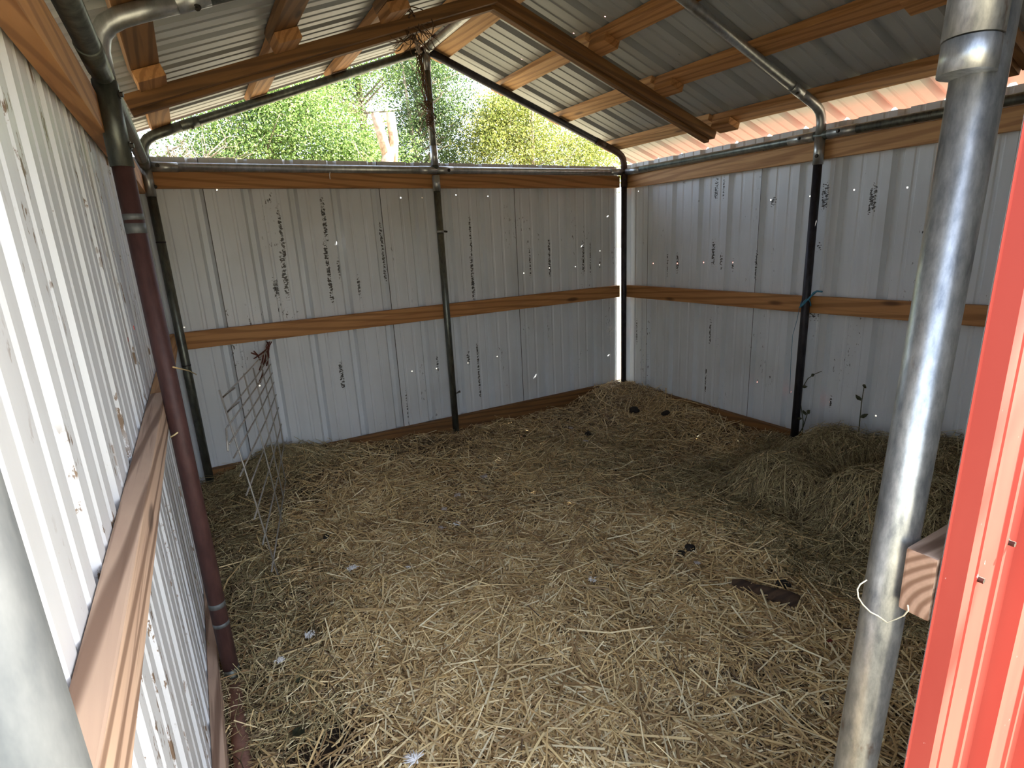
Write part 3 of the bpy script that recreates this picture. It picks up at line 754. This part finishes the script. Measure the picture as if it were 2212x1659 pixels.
# piece of wood lying in the straw
a, b = Vector((1.60, -2.14, 0)), Vector((1.70, -2.33, 0))
pts = []
for t in np.linspace(0, 1, 9):
    p_ = a.lerp(b, t); p_.z = float(hfun(p_.x, p_.y))*.3+.7*float(hfun(1.65, -2.23))+.026; pts.append(p_+Vector((random.gauss(0, .002), 0, random.gauss(0, .002))))
bm = bmesh.new(); tube(bm, pts, [.022, .028, .029, .028, .029, .030, .030, .029, .025], 10)
for v in bm.verts: v.co += Vector((random.gauss(0, .0006),)*3)
tag(from_bm('wood_chunk', bm, MAT['log'], smooth=True), 'dark weathered chunk of wood lying in the straw near the front post', 'wood', kind='thing')

# stalks of straw caught on the frame
bm = bmesh.new()
tube(bm, [at(374, 793, 'x', .02), at(392, 797, 'x', .03), at(408, 801, 'x', .035), at(424, 809, 'x', .04)], .0022, 5)
tube(bm, [at(368, 944, 'y', -1.556), at(376, 940, 'y', -1.56), at(384, 934, 'y', -1.565)], .0022, 5)
tag(from_bm('straw_stalk', bm, MAT['straw'], smooth=True), 'pale straw stalk sticking out beside the maroon post', 'straw', kind='thing')

# feathers
def feather(px, py, size, mat, label, flat=True):
    p0 = at(px, py, 'z', .13)
    for _ in range(3): p0 = at(px, py, 'z', float(hfun(p0.x, p0.y))+.036)
    bm = bmesh.new(); a0 = random.uniform(0, 6.28)
    for i in range(46):
        a_ = a0 + random.gauss(0, .9); L = size*random.uniform(.5, 1.0)
        d = Vector((math.cos(a_), math.sin(a_), random.uniform(.0, .5)))
        st = p0 + Vector((math.cos(a0), math.sin(a0), 0))*random.uniform(-.4, .3)*size
        tube(bm, [st, st+d*L*.5+Vector((0, 0, .004)), st+d*L], [.0014, .0018, .0006], 4)
    return tag(from_bm('feather', bm, mat, smooth=True), label, 'feather', 'downy feathers on the straw', 'thing')
feather(985, 1072, .030, MAT['feather_grey'], 'greyish downy feather in the back middle of the straw floor')
feather(1045, 1030, .026, MAT['feather_grey'], 'pale curled feather farthest back on the straw')
feather(985, 1133, .026, MAT['feather'], 'bright white fluffy feather in the middle of the straw floor')
feather(955, 1142, .020, MAT['feather_grey'], 'dull feather just left of the bright white one')
feather(960, 1101, .020, MAT['feather_grey'], 'faint grey feather behind the bright white one')
feather(758, 1230, .028, MAT['feather'], 'white downy feather toward the left of the straw')
feather(884, 1228, .016, MAT['feather'], 'tiny white feather right of the left white feather')
feather(1280, 1253, .020, MAT['feather'], 'small white feather on the right middle of the straw')
feather(895, 1645, .032, MAT['feather'], 'white feather at the bottom edge near the camera')
feather(1235, 926, .022, MAT['feather_grey'], 'small pale feather near the back wall')
feather(1265, 953, .022, MAT['feather_grey'], 'small pale feather below the one near the back wall')
feather(665, 1375, .026, MAT['feather'], 'long thin white feather at the left front of the straw')
feather(602, 1428, .022, MAT['feather'], 'white feather beside the bare soil along the left wall')
feather(1505, 1218, .016, MAT['feather_grey'], 'small pale feather beside the black droppings')

bm = bmesh.new(); c_ = at(1318, 712, 'y', .045)
for i in range(40):
    twig(bm, c_+Vector((random.gauss(0, .012), 0, random.gauss(0, .014))), (random.gauss(0, 1), random.gauss(0, .3)-.2, random.gauss(0, .7)), random.uniform(.03, .07), .0008, 4, .4)
tag(from_bm('feather', bm, MAT['feather'], smooth=True), 'wispy white tuft stuck on the back wall near the far right corner', 'feather', 'downy feathers on the straw', 'thing')

def dropping(px, py, size, label):
    p0 = at(px, py, 'z', .12)
    for _ in range(3): p0 = at(px, py, 'z', float(hfun(p0.x, p0.y))+.028)
    bm = bmesh.new(); bmesh.ops.create_icosphere(bm, subdivisions=3, radius=size)
    for v in bm.verts:
        f = 1+.16*math.sin(v.co.x*5/size*.6+px)+.12*math.sin(v.co.y*4/size+py)+random.gauss(0, .03)
        v.co = Vector((v.co.x*f*1.15, v.co.y*f, v.co.z*f*.65))+p0
    return tag(from_bm('dropping', bm, MAT['dung'], smooth=True), label, 'dropping', 'droppings on the straw', 'thing')
dropping(1490, 1184, .020, 'round black dropping right of the middle of the straw')
dropping(1470, 1196, .017, 'black dropping touching the round one, to its left')
dropping(1372, 886, .034, 'dark dropping in the straw heap of the far right corner')
dropping(1438, 893, .026, 'dark dropping beside the base board of the right wall')
dropping(1270, 937, .020, 'small dark dropping in the straw near the pale feathers by the back wall')
dropping(706, 1160, .016, 'dark dropping on the left part of the straw near the wire panel')
dropping(1690, 1262, .022, 'dark dropping behind the chunk of wood')

def fallen_leaf(px, py, size, label):
    p0 = at(px, py, 'z', .08)
    for _ in range(3): p0 = at(px, py, 'z', float(hfun(p0.x, p0.y))+.034)
    bm = bmesh.new(); a_ = random.uniform(0, 6.28); L, Wd = Vector((math.cos(a_), math.sin(a_), .15))*size, Vector((-math.sin(a_), math.cos(a_), .1))*size*.35
    st = [p0-L*.5, p0-L*.2+Wd, p0+L*.25+Wd*.8, p0+L*.5, p0+L*.25-Wd*.8, p0-L*.2-Wd]
    up = [p0-L*.2+Vector((0, 0, -.004)), p0+L*.25+Vector((0, 0, -.004))]
    v = [bm.verts.new(q_) for q_ in st]; m_ = [bm.verts.new(q_) for q_ in up]
    for f in ((v[0], v[1], m_[0]), (v[0], m_[0], v[5]), (v[1], v[2], m_[1], m_[0]), (v[5], m_[0], m_[1], v[4]), (v[2], v[3], m_[1]), (v[4], m_[1], v[3])): bm.faces.new(f)
    bmesh.ops.solidify(bm, geom=bm.faces[:], thickness=.0006)
    return tag(from_bm('fallen_leaf', bm, MAT['weed']), label, 'leaf', kind='thing')
fallen_leaf(645, 1580, .045, 'dark green fallen leaf at the edge of the bare soil patch near the camera')
fallen_leaf(648, 1468, .030, 'smaller dark fallen leaf on the straw above the bare soil patch')
p0 = at(1790, 1378, 'z', .14)
bm = bmesh.new()
v = [bm.verts.new(Vector((p0.x+a_, p0.y+b_, float(hfun(p0.x, p0.y))+.036+c_))) for a_, b_, c_ in ((-.012, -.004, 0), (.004, -.012, .004), (.014, .006, 0), (-.004, .010, .005))]
bm.faces.new(v); bmesh.ops.solidify(bm, geom=bm.faces[:], thickness=.001)
tag(from_bm('scrap', bm, MAT['red']), 'tiny red scrap in the straw beside the shiny front post', 'scrap', kind='thing')

# ------------------------------------------------------------------ trees behind the shed
def tree(name, label, base, height, trunk_r, crown, nleaf, leaf_mat, bark, size=.05, branches=26, fork=None, box=False):
    base = Vector(base); rt = thing_empty(name, base)
    bm = bmesh.new()
    if fork:
        for pts, rad in fork: tube(bm, [Vector(q_) for q_ in pts], rad, 12)
    else:
        top = base+Vector((random.gauss(0, .2), random.gauss(0, .2), height))
        tube(bm, [base, base.lerp(top, .4)+Vector((.05, 0, 0)), base.lerp(top, .75), top], [trunk_r, trunk_r*.8, trunk_r*.5, trunk_r*.15], 10)
    from_bm('trunk', bm, bark, rt, True)
    cs = []
    bm = bmesh.new()
    for i in range(branches):
        c, ext = random.choice(crown)
        tip = Vector(c)+Vector((random.uniform(-1, 1)*ext[0], random.uniform(-1, 1)*ext[1], random.uniform(-1, 1)*ext[2]))
        st = base+Vector((0, 0, min(max(tip.z-base.z-random.uniform(.3, 1.0), .4), height*.92)))
        mid = st.lerp(tip, .5)+Vector((random.gauss(0, .15), random.gauss(0, .15), random.gauss(0, .12)))
        pts = [st, st.lerp(mid, .5), mid, mid.lerp(tip, .5), tip]
        tube(bm, pts, [.03, .024, .018, .011, .005], 6); cs += pts[1:]
        for k_ in range(4):
            twig(bm, pts[2+k_ % 3], (random.gauss(0, 1), random.gauss(0, 1), random.gauss(.2, .7)), random.uniform(.3, .8), .008, 5, .2)
    from_bm('branches', bm, bark, rt, True)
    if nleaf:
        n = nleaf; pick = rng.integers(0, len(crown), n)
        C0 = np.array([c for c, e in crown])[pick]; E0 = np.array([e for c, e in crown])[pick]
        dirs = rng.normal(0, 1, (n, 3)); dirs /= np.linalg.norm(dirs, axis=1, keepdims=True)
        clump = rng.normal(0, 1, (max(60, n//140), 3)); ck = rng.integers(0, len(clump), n)
        pos = C0 + E0*np.clip(clump[ck]*.55 + rng.normal(0, .16, (n, 3)), -1.4, 1.4)
        if box: pos = C0 + E0*rng.uniform(-1, 1, (n, 3))
        u_ = rng.normal(0, 1, (n, 3)); u_[:, 2] -= .3; u_ /= np.linalg.norm(u_, axis=1, keepdims=True)
        w_ = np.cross(u_, rng.normal(0, 1, (n, 3))); w_ /= np.linalg.norm(w_, axis=1, keepdims=True)
        L = (size*rng.uniform(.6, 1.3, n))[:, None]
        nn = np.cross(u_, w_)
        V = np.stack([pos, pos+u_*L*.5+w_*L*.32+nn*L*.06, pos+u_*L, pos+u_*L*.5-w_*L*.32+nn*L*.06], 1).reshape(-1, 3)
        f = from_arrays('foliage', V, np.arange(n*4).reshape(-1, 4), leaf_mat, rt); f['kind'] = 'stuff'
    return tag(rt, label, 'tree', 'trees behind the shed', 'thing')
tree('leafy_tree', 'bushy light green tree filling the left half of the gable opening', (1.9, 9.0, -.03), 5.0, .12,
     [((1.2, 9, 3.3), (1.0, .8, .7)), ((2.4, 8.7, 3.6), (1.1, .8, .9)), ((3.4, 8.8, 3.2), (.9, .8, .6)), ((2.0, 9.2, 4.3), (1.2, .7, .5))], 60000, MAT['leaf'], MAT['bark_grey'])
tree('twiggy_bush', 'nearly bare grey twiggy bush at the far left of the gable opening', (.1, 8.2, -.03), 3.2, .05,
     [((.0, 8.2, 2.9), (.6, .5, .35)), ((.7, 8.3, 3.0), (.5, .5, .3))], 1200, MAT['leaf_dark'], MAT['bark_grey'], .04, 46)
tree('cut_tree', 'tan forked tree trunk cut off short, left of the upright gable pipe', (3.45, 7.0, -.03), 3.6, .13,
     [((3.2, 7.3, 3.0), (.4, .3, .3))], 500, MAT['leaf'], MAT['bark'], .05, 3,
     fork=[([(3.46, 7, -.03), (3.42, 7, 1.6), (3.47, 7, 2.7), (3.58, 7, 3.05)], [.17, .15, .13, .11]),
           ([(3.55, 7, 2.75), (3.46, 7, 3.2), (3.36, 7, 3.62)], [.10, .09, .075]),
           ([(3.58, 7, 2.75), (3.66, 7, 3.2), (3.64, 7, 3.64)], [.10, .085, .075])])
tree('tall_tree', 'tall thin leaved tree with blue sky gaps behind the cut trunk', (4.6, 12.0, -.03), 7.5, .16,
     [((4.3, 12, 5.6), (1.0, .8, .8)), ((5.9, 12, 5.9), (1.1, .8, .9)), ((3.2, 12.3, 5.2), (.8, .6, .5))], 22000, MAT['leaf'], MAT['bark_grey'], .06)
tree('leafy_tree', 'mid green tree with open branches just right of the upright gable pipe', (5.2, 9.5, -.03), 5.5, .09,
     [((4.9, 9.5, 3.4), (.5, .5, .6)), ((5.9, 9.4, 4.6), (.8, .6, .6)), ((5.5, 9.6, 5.2), (.7, .6, .4)), ((6.0, 9.6, 3.5), (.6, .5, .6)), ((5.4, 9.7, 4.2), (.6, .5, .5))], 30000, MAT['leaf_dark'], MAT['bark_grey'])
tree('leafy_tree', 'yellow green tree filling the right part of the gable opening', (7.6, 9.0, -.03), 5.2, .11,
     [((6.8, 9, 3.6), (.8, .7, .7)), ((8.2, 9, 3.5), (1.2, .8, .7)), ((7.4, 9.2, 4.3), (.8, .7, .5)), ((9.8, 9.2, 3.4), (1.0, .8, .7))], 55000, MAT['leaf_yellow'], MAT['bark_grey'])

# unseen tree added front right; its boxy crown keeps sun off the doorway
t_ = tree('added_shade_tree', None, (4.6, -5.2, -.03), 4.6, .14, [((4.5, -5.15, 4.9), (.30, .66, 1.25)), ((4.5, -4.40, 5.4), (.30, .14, .6))], 36000, MAT['leaf'], MAT['bark_grey'], .12, box=True)
t_['kind'] = 'structure'

# drop the helper property used while building
for o in bpy.data.objects:
    if '_origin' in o: del o['_origin']
